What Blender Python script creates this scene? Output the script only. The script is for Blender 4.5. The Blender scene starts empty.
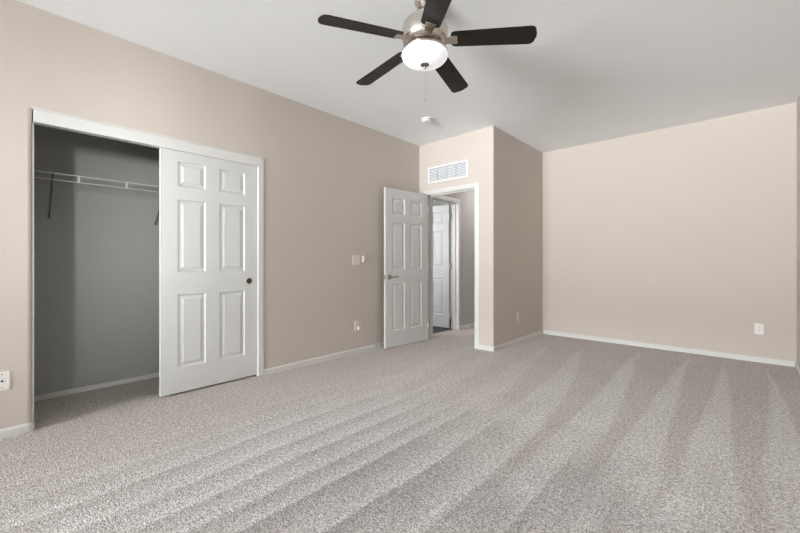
import bpy, bmesh, math, random
from mathutils import Vector, Matrix
random.seed(7)
S = bpy.context.scene
C = S.collection
PI = math.pi

# ------------------------------------------------------------------ camera
cam_d = bpy.data.cameras.new('camera')
cam = bpy.data.objects.new('camera', cam_d)
C.objects.link(cam)
cam.location = (0, 0, 1.10)
cam.rotation_euler = (PI / 2, 0, math.radians(42.5444))
cam_d.sensor_width = 36
cam_d.lens = 369.887 * 36 / 800
cam_d.shift_y = -4.85 / 800
cam_d.clip_start = 0.02
S.camera = cam

# ------------------------------------------------------------------ world, daylight, exposure
S.view_settings.view_transform = 'Standard'
S.view_settings.look = 'None'
S.view_settings.gamma = 1
S.view_settings.use_curve_mapping = False
S.view_settings.exposure = 0.12

W = bpy.data.worlds.new('world')
S.world = W
W.use_nodes = True
wn = W.node_tree
bg = wn.nodes['Background']
sky = wn.nodes.new('ShaderNodeTexSky')
sky.sky_type = 'HOSEK_WILKIE'
sky.sun_direction = (0.3, 0.5, 0.8)
wn.links.new(sky.outputs[0], bg.inputs[0])
bg.inputs[1].default_value = 0.35

def area(name, loc, rot, sx, sy, power, col):
    l = bpy.data.lights.new(name, 'AREA')
    l.shape = 'RECTANGLE'
    l.size, l.size_y, l.energy, l.color = sx, sy, power, col
    o = bpy.data.objects.new(name, l)
    C.objects.link(o)
    o.location, o.rotation_euler = loc, rot
    return o

RY = -4.50            # rear wall, behind the camera
# daylight falling through the two windows behind the camera
area('daylight_rear', (-2.5, RY - 5.0, 2.55), (PI / 2 - 0.12, 0, -0.1), 5.5, 2.0, 2600, (0.96, 0.98, 1.0))
# added upward fill outside the rear window, to brighten the ceiling
area('ceiling_fill', (-2.7, RY - 6.5, 0.45), (PI / 2 + 0.16, 0, -0.12), 7.0, 1.5, 3900, (0.96, 0.98, 1.0))
area('daylight_side', (4.0, -3.1, 1.75), (PI / 2 - 0.03, 0, PI / 2 - 0.43), 1.0, 1.2, 600, (0.96, 0.98, 1.0))
# ceiling lamp of the hall, and the daylight of the room across the hall
area('hall_lamp', (-2.75, 5.75, 2.72), (0, 0, 0), 0.3, 0.3, 12, (1.0, 0.97, 0.95))
area('side_room_daylight', (-4.6, 3.35, 1.6), (PI / 2, 0, 0), 1.2, 1.2, 34, (0.95, 0.97, 1.0))

# ------------------------------------------------------------------ materials
def lin(c):
    c = c / 255
    return c / 12.92 if c <= 0.04045 else ((c + 0.055) / 1.055) ** 2.4

def rgb(r, g, b):
    return (lin(r), lin(g), lin(b), 1)

def new_mat(name):
    m = bpy.data.materials.new(name)
    m.use_nodes = True
    nt = m.node_tree
    return m, nt, nt.nodes['Principled BSDF']

def bump_noise(nt, b, scale, dist, strength, detail=3):
    tc = nt.nodes.new('ShaderNodeTexCoord')
    n = nt.nodes.new('ShaderNodeTexNoise')
    n.inputs['Scale'].default_value = scale
    n.inputs['Detail'].default_value = detail
    nt.links.new(tc.outputs['Object'], n.inputs['Vector'])
    bp = nt.nodes.new('ShaderNodeBump')
    bp.inputs['Strength'].default_value = strength
    bp.inputs['Distance'].default_value = dist
    nt.links.new(n.outputs[0], bp.inputs['Height'])
    nt.links.new(bp.outputs[0], b.inputs['Normal'])
    return n

def paint(name, col, rough=0.75, scale=90, dist=0.002, strength=0.25, vary=0.02):
    m, nt, b = new_mat(name)
    b.inputs['Roughness'].default_value = rough
    n = bump_noise(nt, b, scale, dist, strength)
    tc = nt.nodes.new('ShaderNodeTexCoord')
    big = nt.nodes.new('ShaderNodeTexNoise')
    big.inputs['Scale'].default_value = 1.6
    nt.links.new(tc.outputs['Object'], big.inputs['Vector'])
    mix = nt.nodes.new('ShaderNodeMix')
    mix.data_type = 'RGBA'
    mix.inputs[6].default_value = tuple(c * (1 - vary) for c in col[:3]) + (1,)
    mix.inputs[7].default_value = tuple(min(1, c * (1 + vary)) for c in col[:3]) + (1,)
    nt.links.new(big.outputs[0], mix.inputs[0])
    nt.links.new(mix.outputs[2], b.inputs['Base Color'])
    return m

def plain(name, col, rough=0.4, metal=0.0, coat=0.0):
    m, nt, b = new_mat(name)
    b.inputs['Base Color'].default_value = col
    b.inputs['Roughness'].default_value = rough
    b.inputs['Metallic'].default_value = metal
    b.inputs['Coat Weight'].default_value = coat
    bump_noise(nt, b, 220, 0.0004, 0.1)
    return m

M_WALL = paint('beige_wall_paint', rgb(202, 193, 184))
M_CEIL = paint('white_ceiling_paint', rgb(245, 247, 248), 0.85, 60, 0.003, 0.3, 0.01)
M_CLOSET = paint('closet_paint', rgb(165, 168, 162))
M_HALL = paint('hall_paint', rgb(190, 187, 185))
M_TRIM = plain('white_trim_enamel', rgb(216, 216, 212), 0.35)
M_DOOR = plain('white_door_enamel', rgb(210, 211, 209), 0.42)
M_PLATE = plain('white_plastic', rgb(236, 234, 230), 0.35)
M_ALMOND = plain('almond_plastic', rgb(224, 215, 207), 0.4)
M_SLOT = plain('dark_slot', rgb(60, 58, 56), 0.5)
M_WIRE = plain('white_coated_wire', rgb(214, 215, 210), 0.35)
M_NICKEL = plain('brushed_nickel', rgb(208, 201, 193), 0.26, 1.0)
M_NICKEL_D = plain('satin_nickel', rgb(150, 146, 136), 0.3, 1.0)
M_BRACKET = plain('grey_bracket_steel', rgb(96, 96, 94), 0.45)
M_DECK = plain('grey_deck_wire', rgb(150, 151, 148), 0.4)
M_BRONZE = plain('dark_bronze', rgb(92, 78, 66), 0.4, 0.9)
M_BRASS = plain('pale_brass', rgb(222, 205, 184), 0.3, 0.8)
M_GRILLE = plain('white_grille_enamel', rgb(232, 234, 236), 0.4)
M_BACK = plain('grille_backing', rgb(112, 116, 124), 0.8)
M_DARKFLOOR = paint('dark_tile', rgb(62, 56, 52), 0.5)

def blade_material():
    m, nt, b = new_mat('espresso_wood')
    tc = nt.nodes.new('ShaderNodeTexCoord')
    mp = nt.nodes.new('ShaderNodeMapping')
    mp.inputs['Scale'].default_value = (3, 60, 60)
    n = nt.nodes.new('ShaderNodeTexNoise')
    n.inputs['Scale'].default_value = 2.0
    n.inputs['Detail'].default_value = 6
    rp = nt.nodes.new('ShaderNodeValToRGB')
    rp.color_ramp.elements[0].color = rgb(19, 16, 15)
    rp.color_ramp.elements[1].color = rgb(38, 31, 28)
    rp.color_ramp.elements[0].position = .3
    rp.color_ramp.elements[1].position = .75
    nt.links.new(tc.outputs['Object'], mp.inputs[0])
    nt.links.new(mp.outputs[0], n.inputs['Vector'])
    nt.links.new(n.outputs[0], rp.inputs[0])
    nt.links.new(rp.outputs[0], b.inputs['Base Color'])
    b.inputs['Roughness'].default_value = 0.38
    b.inputs['Specular IOR Level'].default_value = 0.3
    return m
M_BLADE = blade_material()

def globe_material():
    m, nt, b = new_mat('lit_frosted_glass')
    b.inputs['Base Color'].default_value = (0.9, 0.9, 0.92, 1)
    b.inputs['Roughness'].default_value = 0.25
    b.inputs['Emission Color'].default_value = (0.97, 0.98, 1.0, 1)
    b.inputs['Emission Strength'].default_value = 0.42
    bump_noise(nt, b, 30, 0.001, 0.1)
    return m
M_GLOBE = globe_material()

def glass_material():
    m = bpy.data.materials.new('window_glass')
    m.use_nodes = True
    nt = m.node_tree
    nt.nodes.clear()
    out = nt.nodes.new('ShaderNodeOutputMaterial')
    t = nt.nodes.new('ShaderNodeBsdfTransparent')
    g = nt.nodes.new('ShaderNodeBsdfGlossy')
    g.inputs['Roughness'].default_value = 0.02
    fr = nt.nodes.new('ShaderNodeLayerWeight')
    fr.inputs[0].default_value = 0.12
    mx = nt.nodes.new('ShaderNodeMixShader')
    nt.links.new(fr.outputs[0], mx.inputs[0])
    nt.links.new(t.outputs[0], mx.inputs[1])
    nt.links.new(g.outputs[0], mx.inputs[2])
    nt.links.new(mx.outputs[0], out.inputs[0])
    return m
M_GLASS = glass_material()

def carpet_material():
    m, nt, b = new_mat('cut_pile_carpet')
    N, L = nt.nodes, nt.links
    def math_(op, a, c=None, d=None, clamp=False):
        n = N.new('ShaderNodeMath')
        n.operation = op
        n.use_clamp = clamp
        for i, v in enumerate((a, c, d)):
            if v is None:
                continue
            if isinstance(v, (int, float)):
                n.inputs[i].default_value = v
            else:
                L.new(v, n.inputs[i])
        return n.outputs[0]
    def smooth(v, lo, hi):
        n = N.new('ShaderNodeMapRange')
        n.interpolation_type = 'SMOOTHSTEP'
        n.inputs[1].default_value, n.inputs[2].default_value = lo, hi
        L.new(v, n.inputs[0])
        return n.outputs[0]
    tc = N.new('ShaderNodeTexCoord')
    sep = N.new('ShaderNodeSeparateXYZ')
    L.new(tc.outputs['Object'], sep.inputs[0])
    X, Y = sep.outputs[0], sep.outputs[1]
    def noise(scale, detail=2, sx=1, sy=1, off=0):
        mp = N.new('ShaderNodeMapping')
        mp.inputs['Scale'].default_value = (sx, sy, 1)
        mp.inputs['Location'].default_value = (off, off * 1.7, 0)
        L.new(tc.outputs['Object'], mp.inputs[0])
        n = N.new('ShaderNodeTexNoise')
        n.inputs['Scale'].default_value = scale
        n.inputs['Detail'].default_value = detail
        L.new(mp.outputs[0], n.inputs['Vector'])
        return n.outputs[0]
    wob = math_('MULTIPLY_ADD', noise(0.9, 2, off=3), 0.10, -0.05)
    wob2 = math_('MULTIPLY_ADD', noise(9, 2, 1, .35), 0.018, -0.009)
    xw = math_('ADD', math_('ADD', X, wob), wob2)
    def ramp(stops, lo, hi, src):
        mr = N.new('ShaderNodeMapRange')
        mr.inputs[1].default_value, mr.inputs[2].default_value = lo, hi
        L.new(src, mr.inputs[0])
        r = N.new('ShaderNodeValToRGB')
        e = r.color_ramp.elements
        stops = sorted(stops)
        for i, (x, v) in enumerate(stops):
            p = (x - lo) / (hi - lo)
            if i < 2:
                el = e[i]
                el.position = p
            else:
                el = e.new(p)
            el.color = (v, v, v, 1)

        L.new(mr.outputs[0], r.inputs[0])
        s = N.new('ShaderNodeSeparateColor')
        L.new(r.outputs[0], s.inputs[0])
        return s.outputs[0]
    # vacuum strokes along the room: sharp dark edge, then lighter towards the next stroke
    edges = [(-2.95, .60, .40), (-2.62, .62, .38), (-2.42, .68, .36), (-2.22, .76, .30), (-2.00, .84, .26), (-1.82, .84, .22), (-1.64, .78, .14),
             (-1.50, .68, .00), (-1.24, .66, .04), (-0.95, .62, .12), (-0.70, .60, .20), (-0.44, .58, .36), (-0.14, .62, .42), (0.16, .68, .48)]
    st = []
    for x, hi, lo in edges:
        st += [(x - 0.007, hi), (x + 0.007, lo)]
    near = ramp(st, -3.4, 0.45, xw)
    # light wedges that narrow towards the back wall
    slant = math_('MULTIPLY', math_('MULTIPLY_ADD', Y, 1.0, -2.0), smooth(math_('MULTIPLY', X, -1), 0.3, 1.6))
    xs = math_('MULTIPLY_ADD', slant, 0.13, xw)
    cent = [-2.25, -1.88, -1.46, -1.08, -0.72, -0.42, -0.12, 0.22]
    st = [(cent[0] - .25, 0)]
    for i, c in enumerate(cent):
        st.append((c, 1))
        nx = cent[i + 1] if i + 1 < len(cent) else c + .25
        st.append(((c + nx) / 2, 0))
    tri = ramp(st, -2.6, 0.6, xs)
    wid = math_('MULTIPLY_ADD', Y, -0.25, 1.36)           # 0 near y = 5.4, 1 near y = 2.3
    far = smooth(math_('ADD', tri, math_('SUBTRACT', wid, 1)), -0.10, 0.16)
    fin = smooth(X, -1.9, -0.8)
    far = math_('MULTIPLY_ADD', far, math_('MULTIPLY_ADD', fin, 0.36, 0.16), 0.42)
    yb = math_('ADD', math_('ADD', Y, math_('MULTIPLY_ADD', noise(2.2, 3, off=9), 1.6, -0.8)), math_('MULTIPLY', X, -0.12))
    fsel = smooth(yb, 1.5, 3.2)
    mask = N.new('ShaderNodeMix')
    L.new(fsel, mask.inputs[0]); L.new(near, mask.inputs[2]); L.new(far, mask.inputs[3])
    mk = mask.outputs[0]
    # footprints and ruffled pile
    ruff = math_('MULTIPLY_ADD', noise(3.2, 5, 1.8, .8, 5), 1.1, -0.55)
    ruff2 = math_('MULTIPLY_ADD', noise(22, 4, 1.6, .7, 2), 0.9, -0.45)
    # pile colour darkened towards the left wall, partly to offset the side daylight
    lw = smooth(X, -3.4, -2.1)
    patch = math_('MULTIPLY_ADD', noise(2.6, 4, 1.5, .55, 13), 2.2, -1.1)
    mk = math_('MULTIPLY_ADD', patch, math_('MULTIPLY', smooth(X, -1.5, -0.7), math_('MULTIPLY_ADD', fsel, -0.45, 0.6)), mk)
    mk = math_('MULTIPLY_ADD', mk, 1.0, math_('MULTIPLY', ruff, 0.5))
    mk = math_('ADD', mk, math_('MULTIPLY', ruff2, 0.45))
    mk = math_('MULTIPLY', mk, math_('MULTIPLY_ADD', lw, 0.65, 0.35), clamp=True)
    col = N.new('ShaderNodeMix')
    col.data_type = 'RGBA'
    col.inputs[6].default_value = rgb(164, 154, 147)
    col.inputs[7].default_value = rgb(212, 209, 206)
    # dark pile tone: near sheen put into the colour as neutral grey, warmer far
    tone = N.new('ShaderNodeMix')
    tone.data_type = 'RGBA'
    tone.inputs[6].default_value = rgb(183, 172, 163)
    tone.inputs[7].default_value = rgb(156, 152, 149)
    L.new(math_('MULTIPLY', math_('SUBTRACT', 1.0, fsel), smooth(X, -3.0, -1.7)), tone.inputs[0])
    L.new(tone.outputs[2], col.inputs[6])
    L.new(mk, col.inputs[0])
    # tufts
    v = N.new('ShaderNodeTexVoronoi')
    v.inputs['Scale'].default_value = 170
    L.new(tc.outputs['Object'], v.inputs['Vector'])
    g1 = noise(120, 3)
    g2 = noise(45, 3)
    gr = math_('ADD', math_('MULTIPLY_ADD', g1, 3.0, -1.5), math_('MULTIPLY_ADD', g2, 1.3, -0.65))
    fac = math_('ADD', 1.0, gr)
    fac = math_('MAXIMUM', fac, 0.45)
    mul = N.new('ShaderNodeMix')
    mul.data_type = 'RGBA'
    mul.blend_type = 'MULTIPLY'
    mul.inputs[0].default_value = 1
    cmb = N.new('ShaderNodeCombineColor')
    for i in range(3):
        L.new(fac, cmb.inputs[i])
    L.new(col.outputs[2], mul.inputs[6])
    L.new(cmb.outputs[0], mul.inputs[7])
    L.new(mul.outputs[2], b.inputs['Base Color'])
    b.inputs['Roughness'].default_value = 0.95
    b.inputs['Specular IOR Level'].default_value = 0.1
    b.inputs['Sheen Weight'].default_value = 0.15
    bp = N.new('ShaderNodeBump')
    bp.inputs['Strength'].default_value = 0.6
    bp.inputs['Distance'].default_value = 0.006
    h = math_('ADD', math_('MULTIPLY', v.outputs[0], -1.0), math_('MULTIPLY', g1, 1.2))
    L.new(h, bp.inputs['Height'])
    L.new(bp.outputs[0], b.inputs['Normal'])
    return m
M_CARPET = carpet_material()

# ------------------------------------------------------------------ mesh helpers
def box(bm, x0, x1, y0, y1, z0, z1):
    v = [bm.verts.new(p) for p in ((x0, y0, z0), (x1, y0, z0), (x1, y1, z0), (x0, y1, z0),
                                   (x0, y0, z1), (x1, y0, z1), (x1, y1, z1), (x0, y1, z1))]
    for f in ((0, 3, 2, 1), (4, 5, 6, 7), (0, 1, 5, 4), (1, 2, 6, 5), (2, 3, 7, 6), (3, 0, 4, 7)):
        bm.faces.new([v[i] for i in f])
    return v

def prism(bm, poly, z0, z1):
    a = [bm.verts.new((x, y, z0)) for x, y in poly]
    c = [bm.verts.new((x, y, z1)) for x, y in poly]
    n = len(poly)
    bm.faces.new(a[::-1])
    bm.faces.new(c)
    for i in range(n):
        bm.faces.new((a[i], a[(i + 1) % n], c[(i + 1) % n], c[i]))

def sweep(bm, profile, path):
    """profile (2-D list: out, up) extruded between two frames: path = list of (origin, out_dir, up_dir)"""
    rows = []
    for o, u, w in path:
        rows.append([bm.verts.new(Vector(o) + Vector(u) * a + Vector(w) * c) for a, c in profile])
    n = len(profile)
    for r0, r1 in zip(rows, rows[1:]):
        for i in range(n):
            bm.faces.new((r0[i], r0[(i + 1) % n], r1[(i + 1) % n], r1[i]))
    bm.faces.new(rows[0][::-1])
    bm.faces.new(rows[-1])

def lathe(bm, prof, axis_o=(0, 0, 0), rot=None, seg=48):
    rows = []
    R = rot or Matrix.Identity(3)
    for r, z in prof:
        if r < 1e-6:
            rows.append([bm.verts.new(Vector(axis_o) + R @ Vector((0, 0, z)))])
        else:
            rows.append([bm.verts.new(Vector(axis_o) + R @ Vector((r * math.cos(2 * PI * k / seg), r * math.sin(2 * PI * k / seg), z))) for k in range(seg)])
    for a, c in zip(rows, rows[1:]):
        for k in range(seg):
            k2 = (k + 1) % seg
            if len(a) == 1 and len(c) == 1:
                continue
            if len(a) == 1:
                bm.faces.new((a[0], c[k2], c[k]))
            elif len(c) == 1:
                bm.faces.new((a[k], a[k2], c[0]))
            else:
                bm.faces.new((a[k], a[k2], c[k2], c[k]))

def tube(bm, pts, r, seg=8):
    pts = [Vector(p) for p in pts]
    rows = []
    for i, p in enumerate(pts):
        d = (pts[min(i + 1, len(pts) - 1)] - pts[max(i - 1, 0)]).normalized()
        up = Vector((0, 0, 1)) if abs(d.z) < .9 else Vector((1, 0, 0))
        a = d.cross(up).normalized()
        c = a.cross(d).normalized()
        rows.append([bm.verts.new(p + a * r * math.cos(2 * PI * k / seg) + c * r * math.sin(2 * PI * k / seg)) for k in range(seg)])
    for r0, r1 in zip(rows, rows[1:]):
        for k in range(seg):
            bm.faces.new((r0[k], r0[(k + 1) % seg], r1[(k + 1) % seg], r1[k]))
    bm.faces.new(rows[0][::-1])
    bm.faces.new(rows[-1])

def obj(name, bm, mat, parent=None, smooth=False, bevel=0.0, loc=None):
    bmesh.ops.recalc_face_normals(bm, faces=bm.faces)
    me = bpy.data.meshes.new(name)
    bm.to_mesh(me)
    bm.free()
    me.materials.append(mat)
    if smooth:
        for p in me.polygons:
            p.use_smooth = True
        try:
            me.set_sharp_from_angle(angle=math.radians(38))
        except Exception:
            pass
    o = bpy.data.objects.new(name, me)
    C.objects.link(o)
    if parent:
        o.parent = parent
    if loc:
        o.location = loc
    if bevel:
        md = o.modifiers.new('bevel', 'BEVEL')
        md.width = bevel
        md.segments = 2
        md.limit_method = 'ANGLE'
    return o

def tag(o, label, cat, group=None, kind=None):
    o['label'] = label
    o['category'] = cat
    if group:
        o['group'] = group
    if kind:
        o['kind'] = kind
    return o

def struct(name, bm, mat, label, cat, **k):
    return tag(obj(name, bm, mat, **k), label, cat, kind='structure')

def empty(name, loc, rz, label, cat, group=None, kind=None):
    o = bpy.data.objects.new(name, None)
    C.objects.link(o)
    o.location = loc
    o.rotation_euler = (0, 0, rz)
    return tag(o, label, cat, group, kind)

def B():
    return bmesh.new()

def arc(cx, cy, r, a0, a1, n=6):
    return [(cx + r * math.cos(math.radians(a0 + (a1 - a0) * i / n)), cy + r * math.sin(math.radians(a0 + (a1 - a0) * i / n))) for i in range(n + 1)]

# ------------------------------------------------------------------ room dimensions (metres)
XL, XR, YE, XB, YK, ZC = -3.393, 0.439, 4.110, -2.220, 5.643, 2.764
XH = -3.338                     # hall side of the hall's left wall
CB = -4.10                      # closet back wall
CY0, CY1, CZ = 0.155, 1.735, 2.100   # closet opening
DX0, DX1, DZ = -3.250, -2.479, 2.040  # entry opening
HY0, HY1 = 4.262, 5.022         # hall door opening

# floors and ceiling
bm = B(); prism(bm, [(-3.44, RY - .1), (XR + .1, RY - .1), (XR + .1, 6.6), (-3.44, 6.6), (-3.44, 2.15), (CB - .1, 2.15), (CB - .1, -.35), (-3.44, -.35)], -.10, 0)
struct('floor', bm, M_CARPET, 'light grey beige cut pile carpet with vacuum strokes', 'floor')
bm = B(); box(bm, -6.2, -3.44, 2.9, 6.6, -.10, 0)
struct('floor_side_room', bm, M_DARKFLOOR, 'dark floor of the room across the hall, seen under the far door', 'floor')
bm = B(); box(bm, -6.2, XR + .1, RY - .1, 6.6, ZC, ZC + .1)
struct('ceiling', bm, M_CEIL, 'flat white painted ceiling of the bedroom', 'ceiling')

# left wall with the closet opening (rounded drywall corner on its near side)
bm = B()
prism(bm, [(-3.513, RY - .1), (XL, RY - .1), ] + arc(XL - .022, CY0 - .022, .022, 0, 90) + [(-3.513, CY0)], 0, CZ)
box(bm, -3.513, XL, RY - .1, CY0, CZ, ZC)
box(bm, -3.513, XL, CY0, CY1, CZ, ZC)
box(bm, -3.513, XL, CY1, YE, 0, ZC)
struct('wall_left', bm, M_WALL, 'long beige painted wall with the closet opening', 'wall')

bm = B()
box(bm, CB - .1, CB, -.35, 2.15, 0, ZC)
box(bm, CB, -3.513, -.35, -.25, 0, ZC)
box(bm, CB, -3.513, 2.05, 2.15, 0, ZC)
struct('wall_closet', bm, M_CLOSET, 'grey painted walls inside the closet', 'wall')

# entry wall with the doorway, and the side of the bump-out
bm = B()
box(bm, XL - .12, DX0, YE, YE + .12, 0, ZC)
box(bm, DX0, DX1, YE, YE + .12, DZ, ZC)
prism(bm, [(DX1, YE + .12), (DX1, YE)] + arc(XB - .014, YE + .014, .014, -90, 0) + [(XB, YE + .12)], 0, ZC)
struct('wall_entry', bm, M_WALL, 'short beige wall with the open doorway and air grille', 'wall')
bm = B(); box(bm, XB - .12, XB, YE + .12, YK, 0, ZC)
struct('wall_bumpout', bm, M_WALL, 'shaded beige side wall between the doorway and the back wall', 'wall')
bm = B(); box(bm, XB - .12, XR + .12, YK, YK + .12, 0, ZC)
struct('wall_back', bm, M_WALL, 'wide pale beige back wall with one outlet', 'wall')

# right wall with a window behind the camera, rear wall with a window
WY0, WY1, WZ0, WZ1 = -1.60, -1.00, 0.85, 2.15
SILL2 = 1.10
bm = B()
box(bm, XR, XR + .12, RY - .1, WY0, 0, ZC)
box(bm, XR, XR + .12, WY1, YK, 0, ZC)
box(bm, XR, XR + .12, WY0, WY1, 0, SILL2)
box(bm, XR, XR + .12, WY0, WY1, WZ1, ZC)
struct('wall_right', bm, M_WALL, 'beige right-hand wall, a sliver at the right edge', 'wall')
WX0, WX1 = -3.00, -0.50
bm = B()
box(bm, XL, WX0, RY - .12, RY, 0, ZC)
box(bm, WX1, XR, RY - .12, RY, 0, ZC)
box(bm, WX0, WX1, RY - .12, RY, 0, WZ0)
box(bm, WX0, WX1, RY - .12, RY, WZ1, ZC)
struct('wall_rear', bm, M_WALL, 'beige wall behind the camera with a window', 'wall')

def window(name, along_x, a0, a1, c0, c1, label, WZ0=WZ0):
    """frame in the plane of the wall; along_x: the wall runs in x"""
    def bx(bm, p0, p1, q0, q1, z0, z1):
        if along_x: box(bm, p0, p1, q0, q1, z0, z1)
        else: box(bm, q0, q1, p0, p1, z0, z1)
    f = B()
    w = .045
    bx(f, a0, a1, c0, c1, WZ0, WZ0 + w); bx(f, a0, a1, c0, c1, WZ1 - w, WZ1)
    bx(f, a0, a0 + w, c0, c1, WZ0 + w, WZ1 - w); bx(f, a1 - w, a1, c0, c1, WZ0 + w, WZ1 - w)
    mid = (a0 + a1) / 2
    bx(f, mid - .02, mid + .02, c0, c1, WZ0 + w, WZ1 - w)
    o = struct(name, f, M_TRIM, label, 'window')
    for p0, p1 in ((a0 + w, mid - .02), (mid + .02, a1 - w)):
        g = B(); bx(g, p0, p1, (c0 + c1) / 2 - .003, (c0 + c1) / 2 + .003, WZ0 + w, WZ1 - w)
        obj('window_pane', g, M_GLASS, o)
window('window_1', True, WX0, WX1, RY - .10, RY - .05, 'white framed window in the wall behind the camera')
window('window_2', False, WY0, WY1, XR + .05, XR + .10, 'white framed window in the right wall beside the camera', SILL2)

# hall beyond the doorway and the room across it
bm = B()
box(bm, XH - .13, XH, YE + .12, HY0, 0, ZC)
box(bm, XH - .13, XH, HY0, HY1, 2.045, ZC)
box(bm, XH - .13, XH, HY1, 6.6, 0, ZC)
box(bm, XH, XB - .12, 6.48, 6.6, 0, ZC)
box(bm, XB - .12, XB, YK + .12, 6.6, 0, ZC)
struct('wall_hall', bm, M_HALL, 'greyish hall wall seen through the doorway', 'wall')
bm = B()
box(bm, -6.2, -6.1, 2.9, 6.6, 0, ZC)
box(bm, -6.1, XH - .13, 6.5, 6.6, 0, ZC)
box(bm, -6.1, XL - .12, 2.9, 3.0, 0, ZC)
struct('wall_side_room', bm, M_HALL, 'walls of the room across the hall', 'wall')

# ------------------------------------------------------------------ baseboards
BP = [(0, 0), (.013, 0), (.013, .043), (.010, .051), (.004, .057), (0, .057)]
def base(name, runs, label, mat=M_TRIM, h=1.0):
    """runs: list of polylines on the wall face with outward direction per vertex"""
    bm = B()
    for run in runs:
        sweep(bm, [(a, b * h) for a, b in BP], [((x, y, 0), (ux, uy, 0), (0, 0, 1)) for x, y, ux, uy in run])
    struct(name, bm, mat, label, 'baseboard')
wrap = [(XL - .022 + .022 * math.cos(t), CY0 - .022 + .022 * math.sin(t), math.cos(t), math.sin(t)) for t in [PI / 2 * i / 6 for i in range(7)]]
base('baseboard_left', [[(XL, RY, 1, 0)] + wrap + [(-3.46, CY0, 0, 1)], [(XL, 1.742, 1, 0), (XL, YE, 1, 0)]], 'white baseboard along the long left wall')
c = .5 ** .5
wr = [(XB - .014 + .014 * math.cos(t), YE + .014 + .014 * math.sin(t), math.cos(t), math.sin(t)) for t in [-PI / 2 + PI / 2 * i / 6 for i in range(7)]]
base('baseboard_bumpout', [[(-2.413, YE, 0, -1)] + wr + [(XB, YK, 1, 0)]], 'white baseboard wrapping the corner beside the doorway')
base('baseboard_back', [[(XB + .013, YK, 0, -1), (XR - .013, YK, 0, -1)]], 'white baseboard under the wide back wall')
base('baseboard_right', [[(XR, YK, -1, 0), (XR, RY, -1, 0)]], 'white baseboard along the right wall')
base('baseboard_closet', [[(CB, -.25, 1, 0), (CB, 2.05, 1, 0)]], 'grey white baseboard at the back of the closet', h=.68)
base('baseboard_hall', [[(XH, 5.085, 1, 0), (XH, 6.48, 1, 0)]], 'white baseboard in the hall past the far door')

# ------------------------------------------------------------------ closet trim
bm = B()
box(bm, -3.45, XL + .009, CY0 + .006, 1.741, 2.012, 2.094)
box(bm, -3.45, XL + .014, CY0 - .002, 1.746, 2.094, 2.104)
struct('trim_1', bm, M_TRIM, 'white header board across the top of the closet opening', 'trim', bevel=.002)
bm = B()
box(bm, -3.50, XL + .009, 1.688, 1.741, 0, 2.012)
struct('trim_2', bm, M_TRIM, 'white upright casing to the right of the sliding closet door', 'trim', bevel=.003)
bm = B()
box(bm, -3.50, -3.418, CY0 + .001, CY0 + .010, 0.057, 2.012)
struct('trim_3', bm, M_TRIM, 'narrow white jamb strip on the near side of the closet opening', 'trim')

# ------------------------------------------------------------------ casings
def casing_profile(w):
    return [(0, 0), (.016, .004), (.017, .02), (.012, w - .015), (.010, w - .004), (.006, w), (0, w)]

# entry doorway: jamb lining plus casing on the bedroom face
bm = B()
w = .066
P = casing_profile(w)
sweep(bm, [(-a, b) for a, b in P], [((DX1, YE, 0), (0, 1, 0), (1, 0, 0)), ((DX1, YE, DZ), (0, 1, 0), (1, 0, 1)), ((DX0, YE, DZ), (0, 1, 0), (-1, 0, 1)), ((DX0, YE, 0), (0, 1, 0), (-1, 0, 0))])
box(bm, DX1 - .002, DX1 + .004, YE - .006, YE + .126, 0, DZ)
box(bm, DX0 - .004, DX0 + .002, YE - .006, YE + .126, 0, DZ)
box(bm, DX0, DX1, YE - .006, YE + .126, DZ - .004, DZ + .004)
box(bm, DX1 - .014, DX1 - .002, YE + .045, YE + .08, 0, DZ - .014)
box(bm, DX0 + .002, DX0 + .014, YE + .045, YE + .08, 0, DZ - .014)
box(bm, DX0, DX1, YE + .045, YE + .08, DZ - .016, DZ - .004)
struct('trim_4', bm, M_TRIM, 'white casing and jamb around the bedroom doorway', 'trim')
# hall door
bm = B()
sweep(bm, P, [((XH, HY1 - .006, 0), (1, 0, 0), (0, 1, 0)), ((XH, HY1 - .006, 2.04), (1, 0, 0), (0, 1, 1)), ((XH, HY0 + .006, 2.04), (1, 0, 0), (0, -.35, 1)), ((XH, HY0 + .006, 0), (1, 0, 0), (0, -.35, 0))])
box(bm, XH - .136, XH + .006, HY1 - .006, HY1 + .004, 0, 2.045)
box(bm, XH - .136, XH + .006, HY0 - .004, HY0 + .006, 0, 2.045)
box(bm, XH - .136, XH + .006, HY0, HY1, 2.037, 2.049)
box(bm, XH - .085, XH - .045, HY1 - .018, HY1 - .006, 0, 2.037)
box(bm, XH - .085, XH - .045, HY0 + .006, HY1 - .018, 2.025, 2.037)
struct('trim_5', bm, M_TRIM, 'white casing of the far door across the hall', 'trim')

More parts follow.
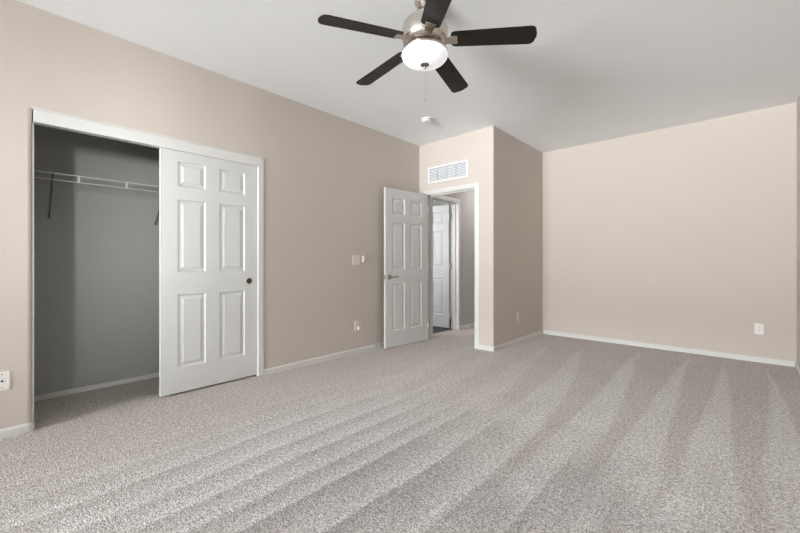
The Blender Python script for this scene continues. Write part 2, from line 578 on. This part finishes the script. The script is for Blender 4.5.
# ------------------------------------------------------------------ six-panel doors
def six_panel(bm, w, h, t, cols, rows, top_cut=None):
    """slab in x 0..w, y 0..t, z 0..h; raised panels on both faces"""
    xs = [0] + [v for cpair in cols for v in cpair] + [w]
    zs = [0] + [v for r in rows for v in r] + [h]
    prof = [(0, 0), (.004, .005), (.013, .0105), (.022, .0105), (.044, .002)]
    for side in (0, 1):
        def V(x, z, d):
            return bm.verts.new((x, d if side == 0 else t - d, z))
        for i in range(len(xs) - 1):
            for j in range(len(zs) - 1):
                x0, x1, z0, z1 = xs[i], xs[i + 1], zs[j], zs[j + 1]
                if i % 2 == 1 and j % 2 == 1:
                    rings = []
                    for ins, d in prof:
                        rings.append([V(x0 + ins, z0 + ins, d), V(x1 - ins, z0 + ins, d), V(x1 - ins, z1 - ins, d), V(x0 + ins, z1 - ins, d)])
                    for a, b2 in zip(rings, rings[1:]):
                        for k in range(4):
                            bm.faces.new((a[k], a[(k + 1) % 4], b2[(k + 1) % 4], b2[k]))
                    bm.faces.new(rings[-1])
                else:
                    bm.faces.new((V(x0, z0, 0), V(x1, z0, 0), V(x1, z1, 0), V(x0, z1, 0)))
    for quad in (((0, 0, 0), (w, 0, 0), (w, t, 0), (0, t, 0)), ((0, 0, h), (w, 0, h), (w, t, h), (0, t, h)),
                 ((0, 0, 0), (0, t, 0), (0, t, h), (0, 0, h)), ((w, 0, 0), (w, t, 0), (w, t, h), (w, 0, h))):
        bm.faces.new([bm.verts.new(q) for q in quad])
    bmesh.ops.remove_doubles(bm, verts=bm.verts, dist=.0004)

ROWS = [(.205, .812), (.995, 1.598), (1.706, 1.912)]

# sliding closet door: local x runs along +Y of the room, local y into the closet
door2_z = .018
bm = B(); six_panel(bm, .797, 2.005, .034, [(.122, .341), (.455, .684)], ROWS)
d2 = struct('door_2', bm, M_DOOR, 'white six-panel sliding door half across the closet', 'door')
d2.location = (XL - .020, .885, door2_z)
d2.rotation_euler = (0, 0, PI / 2)
q = Matrix.Rotation(PI / 2, 3, 'X')          # lathe axis z -> -y (out of the front face)
bm = B(); lathe(bm, [(0.0, .0008), (.022, .0010), (.0265, .0028)], (.726, 0, .900), q, 32)
fp = obj('finger_pull', bm, M_BRONZE, d2, True)
fp['label'] = 'round dark bronze recessed finger pull'
bm = B(); lathe(bm, [(.0255, .0), (.0265, .003), (.031, .003), (.0335, .001), (.0335, .0)], (.726, 0, .900), q, 32)
obj('pull_rim', bm, M_BRASS, fp, True)

# entry door, swung into the room past 90 degrees
ax, ay, bx_, by_ = -3.215, 4.085, -3.279, 3.306
wd = math.hypot(bx_ - ax, by_ - ay)
ang = math.atan2(ay - by_, ax - bx_)          # local x from the free edge to the hinge
bm = B(); six_panel(bm, wd, 2.029, .035, [(.112, .330), (.432, .650)], ROWS)
d1 = struct('door_1', bm, M_DOOR, 'white six-panel door standing open into the bedroom', 'door')
d1.location = (bx_, by_, .008)
d1.rotation_euler = (0, 0, ang)               # local +y points to the left wall, front face is y = 0
hz = .897
bm = B(); lathe(bm, [(0, .012), (.021, .012), (.030, .006), (.032, 0)], (.064, 0, hz), q, 32)
hd = obj('door_handle', bm, M_NICKEL_D, d1, True)
hd['label'] = 'satin nickel lever handle on a round rose'
bm = B(); tube(bm, [(.064, -.010, hz), (.064, -.048, hz), (.070, -.055, hz), (.085, -.057, hz), (.125, -.055, hz), (.172, -.050, hz + .002)], .0085, 12)
obj('lever', bm, M_NICKEL_D, hd, True)
bm = B(); lathe(bm, [(0, .012), (.021, .012), (.030, .006), (.032, 0)], (.064, .035, hz), Matrix.Rotation(-PI / 2, 3, 'X'), 32)
obj('door_handle', bm, M_NICKEL_D, d1, True)
bm = B(); box(bm, -.0015, 0, .006, .029, hz - .029, hz + .029); box(bm, -.009, 0, .011, .024, hz - .008, hz + .008)
obj('latch_plate', bm, M_NICKEL_D, d1, bevel=.001)
for z in (.2, 1.02, 1.82):
    bm = B(); tube(bm, [(wd + .005, .0, z - .044), (wd + .005, .0, z + .044)], .006, 12)
    obj('hinge', bm, M_TRIM, d1, True)

# far door across the hall, open into the side room: local x away from the hinge (towards -X)
bm = B(); six_panel(bm, .755, 2.015, .035, [(.112, .322), (.433, .643)], ROWS)
d3 = struct('door_3', bm, M_DOOR, 'white six-panel far door ajar across the hall', 'door')
d3.location = (XH - .138 - .755 - .012, HY1 - .046, .018)
for z in (.2, 1.02, 1.82):
    bm = B(); tube(bm, [(.761, .0, z - .044), (.761, .0, z + .044)], .006, 12); box(bm, .755, .772, .003, .034, z - .044, z + .044)
    obj('hinge', bm, M_TRIM, d3, True)

# ------------------------------------------------------------------ closet wire shelf
SZ = 1.765
sx = CB + .310
ya, yb_ = -.24, 2.04
sh = empty('wire_shelf', (CB, 0.9, SZ), 0, 'white ventilated wire shelf across the dark closet', 'shelf')
def loc_bm(fn):
    bm = B(); fn(bm)
    bmesh.ops.translate(bm, verts=bm.verts, vec=(-CB, -.9, -SZ))
    return bm
def deck(bm):
    n = int((yb_ - ya) / .0254)
    for i in range(n + 1):
        y = ya + i * .0254
        tube(bm, [(CB + .004, y, SZ + .004), (sx, y, SZ + .004)], .0008, 5)
    for x in (CB + .008, CB + .16):
        tube(bm, [(x, ya, SZ), (x, yb_, SZ)], .0028, 6)
obj('shelf_deck', loc_bm(deck), M_DECK, sh)
def lip(bm):
    tube(bm, [(sx, ya, SZ), (sx, yb_, SZ)], .0038, 8)
    tube(bm, [(sx + .006, ya, SZ - .050), (sx + .006, yb_, SZ - .050)], .0038, 8)
    y = .430 - .3048 * 2
    while y < yb_:
        box(bm, sx + .001, sx + .008, y - .007, y + .007, SZ - .050, SZ)
        y += .3048
obj('shelf_lip', loc_bm(lip), M_WIRE, sh)
for y in (.283, 1.02, 1.75):
    def br(bm, y=y):
        tube(bm, [(sx + .002, y, SZ - .004), (sx - .03, y, SZ - .03), (CB + .012, y, SZ - .295), (CB + .006, y, SZ - .305)], .0055, 8)
        box(bm, CB + .001, CB + .006, y - .008, y + .008, SZ - .318, SZ - .285)
    obj('bracket', loc_bm(br), M_BRACKET, sh)['label'] = 'grey diagonal steel bracket'

# ------------------------------------------------------------------ ceiling fan
FX, FY, FZ = -1.4665, 1.8295, 2.4984
DROOP = 0.0654
fan = empty('ceiling_fan', (FX, FY, ZC), 0, 'brushed nickel ceiling fan with five dark blades and a lit frosted bowl', 'ceiling fan')
def fz(z):
    return z - ZC
def fl(prof, name, mat, parent=fan, seg=56):
    bm = B(); lathe(bm, [(r, fz(z)) for r, z in prof], seg=seg)
    return obj(name, bm, mat, parent, True)
fl([(0, 2.7635), (.066, 2.7635), (.068, 2.755), (.064, 2.735), (.050, 2.712), (.030, 2.700), (.018, 2.696), (0, 2.696)], 'canopy', M_NICKEL)
fl([(0, 2.70), (.0125, 2.70), (.0125, 2.66), (0, 2.66)], 'downrod', M_NICKEL)
fl([(0, 2.668), (.030, 2.668), (.040, 2.655), (.075, 2.645), (.112, 2.625), (.136, 2.595), (.146, 2.560), (.146, 2.515), (.138, 2.485), (.120, 2.466), (.070, 2.458), (0, 2.458)], 'motor_housing', M_NICKEL)
fl([(0, 2.459), (.062, 2.459), (.064, 2.436), (.098, 2.433), (.140, 2.430), (.145, 2.423), (.141, 2.416), (0, 2.416)], 'light_fitter', M_NICKEL)
gl = fl([(.138, 2.418), (.1445, 2.411), (.146, 2.401), (.142, 2.388), (.130, 2.373), (.110, 2.360), (.085, 2.352), (.05, 2.347), (0, 2.345)], 'lamp_bowl', M_GLOBE)
fl([(0, 2.347), (.027, 2.347), (.028, 2.342), (.019, 2.336), (.008, 2.333), (.009, 2.327), (.006, 2.320), (0, 2.318)], 'finial', M_NICKEL_D, gl, 24)
bm = B(); tube(bm, [(.004, .0, fz(2.320)), (.0045, 0, fz(2.13))], .0008, 6); lathe(bm, [(0, fz(2.13)), (.0025, fz(2.126)), (.003, fz(2.116)), (0, fz(2.108))], (.0045, 0, 0), None, 12)
obj('pull_chain', bm, M_DECK, fan, True)

def blade_mesh():
    bm = B()
    r0, r1, w0, w1, t = .165, .668, .118, .136, .006
    out = []
    rr = .035
    n = 5
    pts = []
    # outline counter-clockwise, tip nearly square with rounded corners
    pts += [(r0, -w0 / 2 + .02), (r0 + .008, -w0 / 2 + .006), (r0 + .025, -w0 / 2)]
    pts += [(r1 - rr + rr * math.sin(PI / 2 * i / n), -w1 / 2 + rr - rr * math.cos(PI / 2 * i / n)) for i in range(n + 1)]
    pts += [(r1 + .006, -.015), (r1 + .006, .015)]
    pts += [(r1 - rr + rr * math.cos(PI / 2 * i / n), w1 / 2 - rr + rr * math.sin(PI / 2 * i / n)) for i in range(n + 1)]
    pts += [(r0 + .025, w0 / 2), (r0 + .008, w0 / 2 - .006), (r0, w0 / 2 - .02)]
    prism(bm, pts, -t / 2, t / 2)
    return bm
def arm_mesh():
    bm = B()
    # curved bracket from the motor to a flat pad under the blade
    prof = [(.085, .026, -.014), (.125, .024, -.013), (.150, .026, -.006), (.165, .030, -.0045), (.200, .032, -.0045), (.206, .028, -.0045)]
    t = .005
    rows = []
    for r, hw, z in prof:
        rows.append([bm.verts.new(p) for p in ((r, -hw, z - t), (r, hw, z - t), (r, hw, z + .001), (r, -hw, z + .001))])
    for a, b2 in zip(rows, rows[1:]):
        for k in range(4):
            bm.faces.new((a[k], a[(k + 1) % 4], b2[(k + 1) % 4], b2[k]))
    bm.faces.new(rows[0][::-1]); bm.faces.new(rows[-1])
    return bm
PITCH = math.radians(-12)
proto_b = proto_a = None
for k in range(5):
    a = math.radians(-112.8 + 72 * k)
    if proto_b is None:
        proto_b = obj('blade', blade_mesh(), M_BLADE, fan, bevel=.0015)
        proto_a = obj('blade_arm', arm_mesh(), M_NICKEL, proto_b, bevel=.0015)
        blade = proto_b
    else:
        blade = proto_b.copy(); C.objects.link(blade); blade.parent = fan
        ar = proto_a.copy(); C.objects.link(ar); ar.parent = blade
    blade.location = (0, 0, fz(FZ))
    blade.rotation_euler = (Matrix.Rotation(a, 3, 'Z') @ Matrix.Rotation(DROOP, 3, 'Y') @ Matrix.Rotation(PITCH, 3, 'X')).to_euler()

# ------------------------------------------------------------------ smoke detector
sd = empty('smoke_detector', (-2.686, 3.392, ZC), 0, 'small round white smoke detector on the ceiling', 'smoke detector')
bm = B(); lathe(bm, [(0, 0), (.066, 0), (.067, -.010), (.062, -.012), (.062, -.016), (.064, -.018), (.060, -.032), (.048, -.040), (.026, -.043), (0, -.043)], seg=40)
obj('housing', bm, M_PLATE, sd, True)
bm = B(); lathe(bm, [(.0605, -.0125), (.0628, -.0125), (.0628, -.0165), (.0605, -.0165)], seg=40)
obj('vent_gap', bm, M_SLOT, sd, True)
bm = B(); lathe(bm, [(0, -.042), (.010, -.042), (.010, -.045), (0, -.045)], (.012, -.03, .004), None, 16)
obj('test_button', bm, M_ALMOND, sd, True)

# ------------------------------------------------------------------ air grille above the doorway
gx0, gx1, gz0, gz1 = -3.236, -2.581, 2.196, 2.420
gr = empty('air_grille', ((gx0 + gx1) / 2, YE, gz0), 0, 'white louvered return air grille above the doorway', 'vent')
def gbm(fn):
    bm = B(); fn(bm)
    bmesh.ops.translate(bm, verts=bm.verts, vec=(-(gx0 + gx1) / 2, -YE, -gz0))
    return bm
def gframe(bm):
    f = .026
    prof = [(0, 0), (.004, .0), (.009, .010), (.009, f - .004), (.006, f), (0, f)]
    cs = [((gx0, gz0), (1, 1)), ((gx1, gz0), (-1, 1)), ((gx1, gz1), (-1, -1)), ((gx0, gz1), (1, -1)), ((gx0, gz0), (1, 1))]
    rows = [[bm.verts.new((x + dx * b2, YE - a, z + dz * b2)) for a, b2 in prof] for (x, z), (dx, dz) in cs]
    for r0, r1 in zip(rows, rows[1:]):
        for i in range(len(prof)):
            bm.faces.new((r0[i], r0[(i + 1) % len(prof)], r1[(i + 1) % len(prof)], r1[i]))
    bmesh.ops.remove_doubles(bm, verts=bm.verts, dist=.0002)
obj('grille_frame', gbm(gframe), M_GRILLE, gr)
obj('grille_backing', gbm(lambda bm: box(bm, gx0 + .02, gx1 - .02, YE - .0015, YE - .0005, gz0 + .02, gz1 - .02)), M_BACK, gr)
inner0, inner1 = gx0 + .026, gx1 - .026
secs = [inner0 + (inner1 - inner0) * i / 4 for i in range(5)]
for x in secs[1:4]:
    obj('divider', gbm(lambda bm: box(bm, x - .002, x + .002, YE - .0060, YE - .002, gz0 + .026, gz1 - .026)), M_GRILLE, gr)
for i in range(4):
    def lv(bm):
        n = 8
        for j in range(n):
            z = gz0 + .030 + (gz1 - gz0 - .060) * (j + .5) / n
            a0, a1 = secs[i] + (.007 if i else 0), secs[i + 1] - (.007 if i < 3 else 0)
            v = [bm.verts.new(p) for p in ((a0, YE - .009, z - .009), (a1, YE - .009, z - .009), (a1, YE - .002, z + .006), (a0, YE - .002, z + .006),
                                           (a0, YE - .0085, z - .0105), (a1, YE - .0085, z - .0105), (a1, YE - .0015, z + .0045), (a0, YE - .0015, z + .0045))]
            for f in ((0, 1, 2, 3), (7, 6, 5, 4), (0, 4, 5, 1), (1, 5, 6, 2), (2, 6, 7, 3), (3, 7, 4, 0)):
                bm.faces.new([v[q2] for q2 in f])
    obj('louver', gbm(lv), M_GRILLE, gr)

# ------------------------------------------------------------------ wall plates (local: x along wall, -y out of the wall)
def plate(bm, w, h, t=.0055):
    e = .005
    prof = [(0, 0), (t * .6, 0), (t, e)]
    rows = [[bm.verts.new((sx_ * (w / 2 - b2), -a, sz_ * (h / 2 - b2))) for sx_, sz_ in ((-1, -1), (1, -1), (1, 1), (-1, 1))] for a, b2 in prof]
    for r0, r1 in zip(rows, rows[1:]):
        for i in range(4):
            bm.faces.new((r0[i], r0[(i + 1) % 4], r1[(i + 1) % 4], r1[i]))
    bm.faces.new(rows[0][::-1]); bm.faces.new(rows[-1])

def outlet(loc, rz, label, mat):
    o = empty('wall_outlet', loc, rz, label, 'outlet', 'duplex wall outlets')
    bm = B(); plate(bm, .072, .117)
    obj('cover_plate', bm, mat, o)
    for z in (-.0195, .0195):
        bm = B()
        pts = [(.0165 * math.cos(t), max(-.0135, min(.0135, .0175 * math.sin(t)))) for t in [2 * PI * i / 28 for i in range(28)]]
        a = [bm.verts.new((x, -.005, z + y)) for x, y in pts]
        b2 = [bm.verts.new((x, -.0075, z + y)) for x, y in pts]
        for i in range(28):
            bm.faces.new((a[i], a[(i + 1) % 28], b2[(i + 1) % 28], b2[i]))
        bm.faces.new(b2); bm.faces.new(a[::-1])
        rc = obj('receptacle', bm, mat, o)
        bm = B()
        box(bm, -.0075, -.0052, -.0079, -.0073, z - .003, z + .006)
        box(bm, .0052, .0075, -.0079, -.0073, z - .002, z + .005)
        lathe(bm, [(0, .0079), (.0026, .0079), (.0026, .0073), (0, .0073)], (0, 0, z - .0085), q, 12)
        obj('slots', bm, M_SLOT, rc)
    return o
outlet((.158, YK, .363), 0, 'white duplex outlet low on the wide back wall', M_PLATE)
outlet((XB, 4.787, .348), PI / 2, 'pale outlet low on the shaded bump-out wall', M_ALMOND)
outlet((XL, 2.925, .330), PI / 2, 'pale outlet low on the left wall between closet and open door', M_ALMOND)
# small plug-in on the lower receptacle
pl = empty('plug_in_adapter', (XL + .0079, 2.942, .300), PI / 2, 'small white adapter plugged into the left wall outlet', 'adapter')
bm = B(); box(bm, -.020, .020, -.030, -.0003, -.020, .022)
obj('body', bm, M_ALMOND, pl, bevel=.005)
bm = B(); box(bm, -.012, .012, -.0315, -.030, -.012, .013)
obj('face', bm, M_ALMOND, pl, bevel=.0005)

sw = empty('light_switch', (XL, 2.918, 1.119), PI / 2, 'two-gang light switch plate on the left wall near the open door', 'light switch')
bm = B(); plate(bm, .118, .117)
obj('cover_plate', bm, M_ALMOND, sw)
for x in (-.023, .023):
    bm = B()
    v = [bm.verts.new(p) for p in ((x - .0165, -.005, -.033), (x + .0165, -.005, -.033), (x + .0165, -.005, .033), (x - .0165, -.005, .033),
                                   (x - .016, -.0068, -.0325), (x + .016, -.0068, -.0325), (x + .016, -.0105, .0325), (x - .016, -.0105, .0325))]
    for f in ((0, 3, 2, 1), (4, 5, 6, 7), (0, 1, 5, 4), (1, 2, 6, 5), (2, 3, 7, 6), (3, 0, 4, 7)):
        bm.faces.new([v[i] for i in f])
    obj('rocker', bm, M_ALMOND, sw)

rc = empty('wall_control', (XL, 3.030, 1.132), PI / 2, 'small white wall control just right of the switch plate', 'wall control')
bm = B(); box(bm, -.024, .024, -.010, 0, -.040, .034)
obj('cradle', bm, M_ALMOND, rc, bevel=.003)
bm = B(); box(bm, -.020, .020, -.024, -.0102, -.034, .040)
rb = obj('control_body', bm, M_ALMOND, rc, bevel=.004)
bm = B()
for z in (-.012, .008, .028):
    box(bm, -.009, .009, -.0255, -.024, z - .004, z + .004)
obj('buttons', bm, M_ALMOND, rb, bevel=.0005)

cj = empty('cable_jack', (XL, .021, .355), PI / 2, 'white cable jack plate on the left wall at the left edge', 'wall plate')
bm = B(); plate(bm, .072, .117)
obj('cover_plate', bm, M_PLATE, cj)
bm = B(); lathe(bm, [(0, .005), (.0055, .005), (.0055, .014), (.004, .014), (.004, .008), (0, .008)], (0, 0, 0), q, 16)
obj('jack', bm, M_SLOT, cj, True)
for z in (-.042, .042):
    bm = B(); lathe(bm, [(0, .0065), (.003, .0063), (.0035, .005), (0, .005)], (0, 0, z), q, 12)
    obj('screw', bm, M_NICKEL_D, cj, True)

# ------------------------------------------------------------------ door stop on the left baseboard
ds = empty('door_stop', (XL + .013, 3.235, .050), PI / 2, 'short door stop on the left baseboard below the open door', 'door stop')
bm = B(); lathe(bm, [(0, 0), (.011, 0), (.011, .004), (.006, .006), (.0055, .050), (0, .050)], (0, 0, 0), q, 16)
obj('rod', bm, M_NICKEL_D, ds, True)
bm = B(); lathe(bm, [(0, .050), (.009, .050), (.009, .062), (.006, .066), (0, .066)], (0, 0, 0), q, 16)
obj('rubber_tip', bm, M_PLATE, ds, True)
